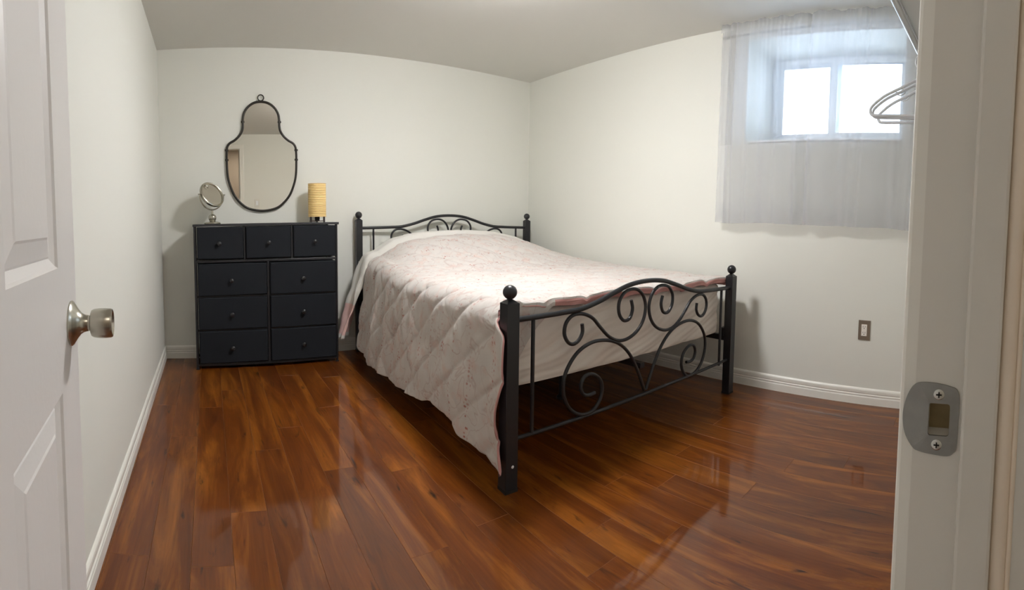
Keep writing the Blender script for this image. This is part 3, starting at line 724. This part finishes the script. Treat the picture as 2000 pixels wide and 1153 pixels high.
    c3 = N('Mix'); c3.data_type = 'RGBA'; L.new(c2.outputs[2], c3.inputs[6]); c3.inputs[7].default_value = srgb(198, 170, 160); L.new(r4.outputs[0], c3.inputs[0])
    L.new(c3.outputs[2], b.inputs['Base Color']); b.inputs['Roughness'].default_value = .85; b.inputs['Specular IOR Level'].default_value = .2; b.inputs['Sheen Weight'].default_value = .15
    n5 = N('TexNoise'); n5.inputs['Scale'].default_value = 26; n5.inputs['Detail'].default_value = 4; L.new(uv.outputs[0], n5.inputs['Vector'])
    bp = N('Bump'); bp.inputs['Strength'].default_value = .5; bp.inputs['Distance'].default_value = .006; L.new(n5.outputs['Fac'], bp.inputs['Height']); L.new(bp.outputs['Normal'], b.inputs['Normal'])
    return m
M_quilt = comforter_material(); M_lining = fabric('dusty_pink_lining', srgb(196, 144, 138)); M_plain = fabric('plain_white_cotton', srgb(214, 211, 204))

def drape(s, l, hem_s, lean0, fold_amp, ztop, shoulder=.10, seed=0.0):
    """position and depth for arc coordinate s (s>=0 on top, s<0 down the left side)"""
    a0 = .060
    if s >= a0: return Vector((s, l, ztop(s, l)))
    zt = ztop(a0, l); r = shoulder; lean = lean0
    arc = r * (PI / 2 - lean); t = a0 - s
    if t < arc:
        th = t / r; p = Vector((a0 - r * math.sin(th), l, zt - r * (1 - math.cos(th))))
    else:
        th = PI / 2 - lean; q = t - arc
        p = Vector((a0 - r * math.sin(th) - q * math.sin(lean), l, zt - r * (1 - math.cos(th)) - q * math.cos(lean)))
    d = max(0, t - .05)
    k = fold_amp * sm(0, .45, d)
    p.x -= k * (.5 + .5 * math.sin(l * 17 + 2.2 * math.sin(l * 5 + seed) + d * 1.5)) * .55 + k * .5 * noise.noise(Vector((l * 6, d * 3, seed)))
    p.y += .012 * sm(0, .4, d) * math.sin(l * 11 + 1)
    return p

def quiltpuff(s, l):
    g = .225
    u = ((s + l * .95) / g) % 1.0; v = ((s - l * .95 + .07) / g) % 1.0
    e = min(u, 1 - u) * g; e2 = min(v, 1 - v) * g
    return .0085 - .0120 * math.exp(-e / .016) - .0040 * math.exp(-e2 / .014)
LC0, LC1 = .044, 1.725
def cut_cols(i, NS, SR): return .06 + (SR - .06) * (i / NS - .42) / .58
def comforter():
    NS, NL = 250, 215
    SR = 1.60; verts = []; uvs = []
    lists = []
    def hem(l):
        pts = [(-.1, .085), (0, .085), (.12, .10), (.27, .118), (.35, .155), (.52, .165), (.60, .135), (.75, .118), (1.03, .10), (1.44, .075), (1.68, .105), (1.8, .16), (2, .2)]
        for (x0, v0), (x1, v1) in zip(pts, pts[1:]):
            if x0 <= l <= x1: return v0 + (v1 - v0) * (l - x0) / (x1 - x0)
        return .1
    rowsE = 26
    for j in range(-rowsE, NL + 1):
        for i in range(NS + 1):
            if j >= 0:
                l = LC0 + (LC1 - LC0) * j / NL; e = 0
            else:
                l = LC0; e = -j / rowsE
            if j >= 0:
                ll = l
            # column -> s : left part covers the side down to the hem, right part the top
            f = i / NS; cut = .42
            zt = topz(.060, l); arc = .10 * (PI / 2 - .10)
            L_side = (zt - .10 - hem(l)) / math.cos(.10) + arc
            if f < cut: s_ = .060 - L_side * (1 - f / cut)
            else: s_ = .060 + (SR - .060) * (f - cut) / (1 - cut)
            edge_r = sm(1.53, 1.60, s_)
            p = drape(s_, l, 0, .025 + .085 * sm(.05, .6, l), .012 + .028 * sm(.05, .5, l), topz)
            # puffs pushed out along an approximate normal
            q = quiltpuff(s_, l) - .006 + .006 * noise.noise(Vector((s_ * 9, l * 9, 0)))
            side = 1 - sm(-.04, .10, s_)
            p.x -= q * side; p.z += q * (1 - side)
            # creases on the hanging side
            if side > 0:
                p.x -= side * .007 * noise.noise(Vector((s_ * 5, l * 22, 5)))
            p.z -= edge_r * .05
            # wobbling foot edge
            fe = 1 - sm(LC0, LC0 + .25, l)
            if side > 0: p.y += sm(.05, .11, -s_) * fe * (-.077 + .030 * math.exp(-((-s_ - .42) / .10) ** 2) - .022 * sm(.48, .62, -s_))
            if side < 1: p.y += (1 - side) * fe * .012 * noise.noise(Vector((s_ * 5, 0, 7)))
            if s_ > .075 and j >= 0 and l < LC0 + .06: p.z -= .012 * (1 - (l - LC0) / .06) ** 2 * (1 - .6 * sm(.3, .5, s_)) 
            # head edge of the quilt rises over the pillows
            uvx, uvy = s_, l
            if e > 0:
                wgt = sm(-.03, .07, s_)
                ln = .034 * wgt * (1 + .4 * noise.noise(Vector((s_ * 4, 2, 2)))) + .26 * max(0, 1 - max(0, s_ - .03) / .20) ** 1.3 * wgt
                dd = e * ln
                p.z -= dd * wgt; p.y -= .006 * min(1, e * 2) * wgt - .003 * math.sin(s_ * 40 + e * 3) * wgt * e
                if wgt > .5: p.x -= .012 * e * sm(.3, .05, s_)
                uvy = l - dd
            if p.z < .012: p.z = .012
            verts.append(p); uvs.append((uvx, uvy))
    W_ = NS + 1; F = []
    for j in range(NL + rowsE):
        for i in range(NS): a = j * W_ + i; F.append((a, a + 1, a + W_ + 1, a + W_))
    me = bpy.data.meshes.new('comforter'); me.from_pydata([tuple(v) for v in verts], [], F)
    for q in (M_quilt, M_lining): me.materials.append(q)
    for k, pf in enumerate(me.polygons):                       # the turned-down border along the foot shows its lining
        if k // NS < rowsE - 7 and cut_cols(k % NS, NS, SR) > .24: pf.material_index = 1
    ul = me.uv_layers.new(name='UVMap')
    for lp_ in me.loops: ul.data[lp_.index].uv = uvs[lp_.vertex_index]
    me.polygons.foreach_set('use_smooth', [True] * len(me.polygons))
    o = bpy.data.objects.new('comforter', me); C.objects.link(o); o.location = (BX, BY, 0); o.rotation_euler = (0, 0, BA)
    so_ = o.modifiers.new('thick', 'SOLIDIFY'); so_.thickness = .012; so_.offset = -1; so_.material_offset = 1; so_.material_offset_rim = 1
    return o
tag(comforter(), 'quilted white comforter with faint red vine print hanging down the bed side', 'comforter')

def sheet():
    NS, NL = 130, 50; la, lb = 1.69, 2.030; verts = []; F = []; mi = []
    for j in range(NL + 1):
        t = j / NL; l = la + (lb - la) * t
        for i in range(NS + 1):
            f = i / NS; cut = .45; hemz = .150
            def tz(a, l_): return topz(a, min(l_, 1.86)) - .032 + .060 * sm(1.72, 1.79, l_) - .16 * sm(1.90, 2.04, l_) ** 1.5
            zt = tz(.060, l); arc = .10 * (PI / 2 - .26); Ls_ = (zt - .10 * .74 - hemz) / math.cos(.26) + arc
            s_ = .060 - Ls_ * (1 - f / cut) if f < cut else .060 + 1.42 * (f - cut) / (1 - cut)
            p = drape(s_, l, 0, .26 - .12 * sm(1.9, 2.0, l), .02, tz, seed=3)
            d = max(0, .075 - s_)
            p.x += .010 * sm(0, .2, d) * math.sin(l * 40 + d * 9) + .012 * noise.noise(Vector((l * 12, d * 10, 9)))
            p.y = l + (lb - l) * .35 * sm(.2, .7, d) + (1 - sm(-.06, .10, s_)) * max(0, 1.762 - l)
            if p.x > -.015 and p.z < .689: p.z = .689
            p.z += .004 * noise.noise(Vector((s_ * 12, l * 12, 1)))
            verts.append(p)
    W_ = NS + 1
    for j in range(NL):
        for i in range(NS):
            a = j * W_ + i; F.append((a, a + 1, a + W_ + 1, a + W_)); z = verts[a].z
            mi.append(1 if (.172 < z < .395 and i < NS * .45 and verts[a].x < .05) else 0)
    me = bpy.data.meshes.new('bed_sheet'); me.from_pydata([tuple(v) for v in verts], [], F)
    me.materials.append(M_plain); me.materials.append(fabric('pale_pink_cotton', srgb(226, 190, 184)))
    for p, k in zip(me.polygons, mi): p.material_index = k
    me.polygons.foreach_set('use_smooth', [True] * len(me.polygons))
    o = bpy.data.objects.new('bed_sheet', me); C.objects.link(o); o.location = (BX, BY, 0); o.rotation_euler = (0, 0, BA)
    so_ = o.modifiers.new('thick', 'SOLIDIFY'); so_.thickness = .003; so_.offset = -1
    return o
tag(sheet(), 'plain white sheet with a pink band over the pillows at the headboard', 'sheet')
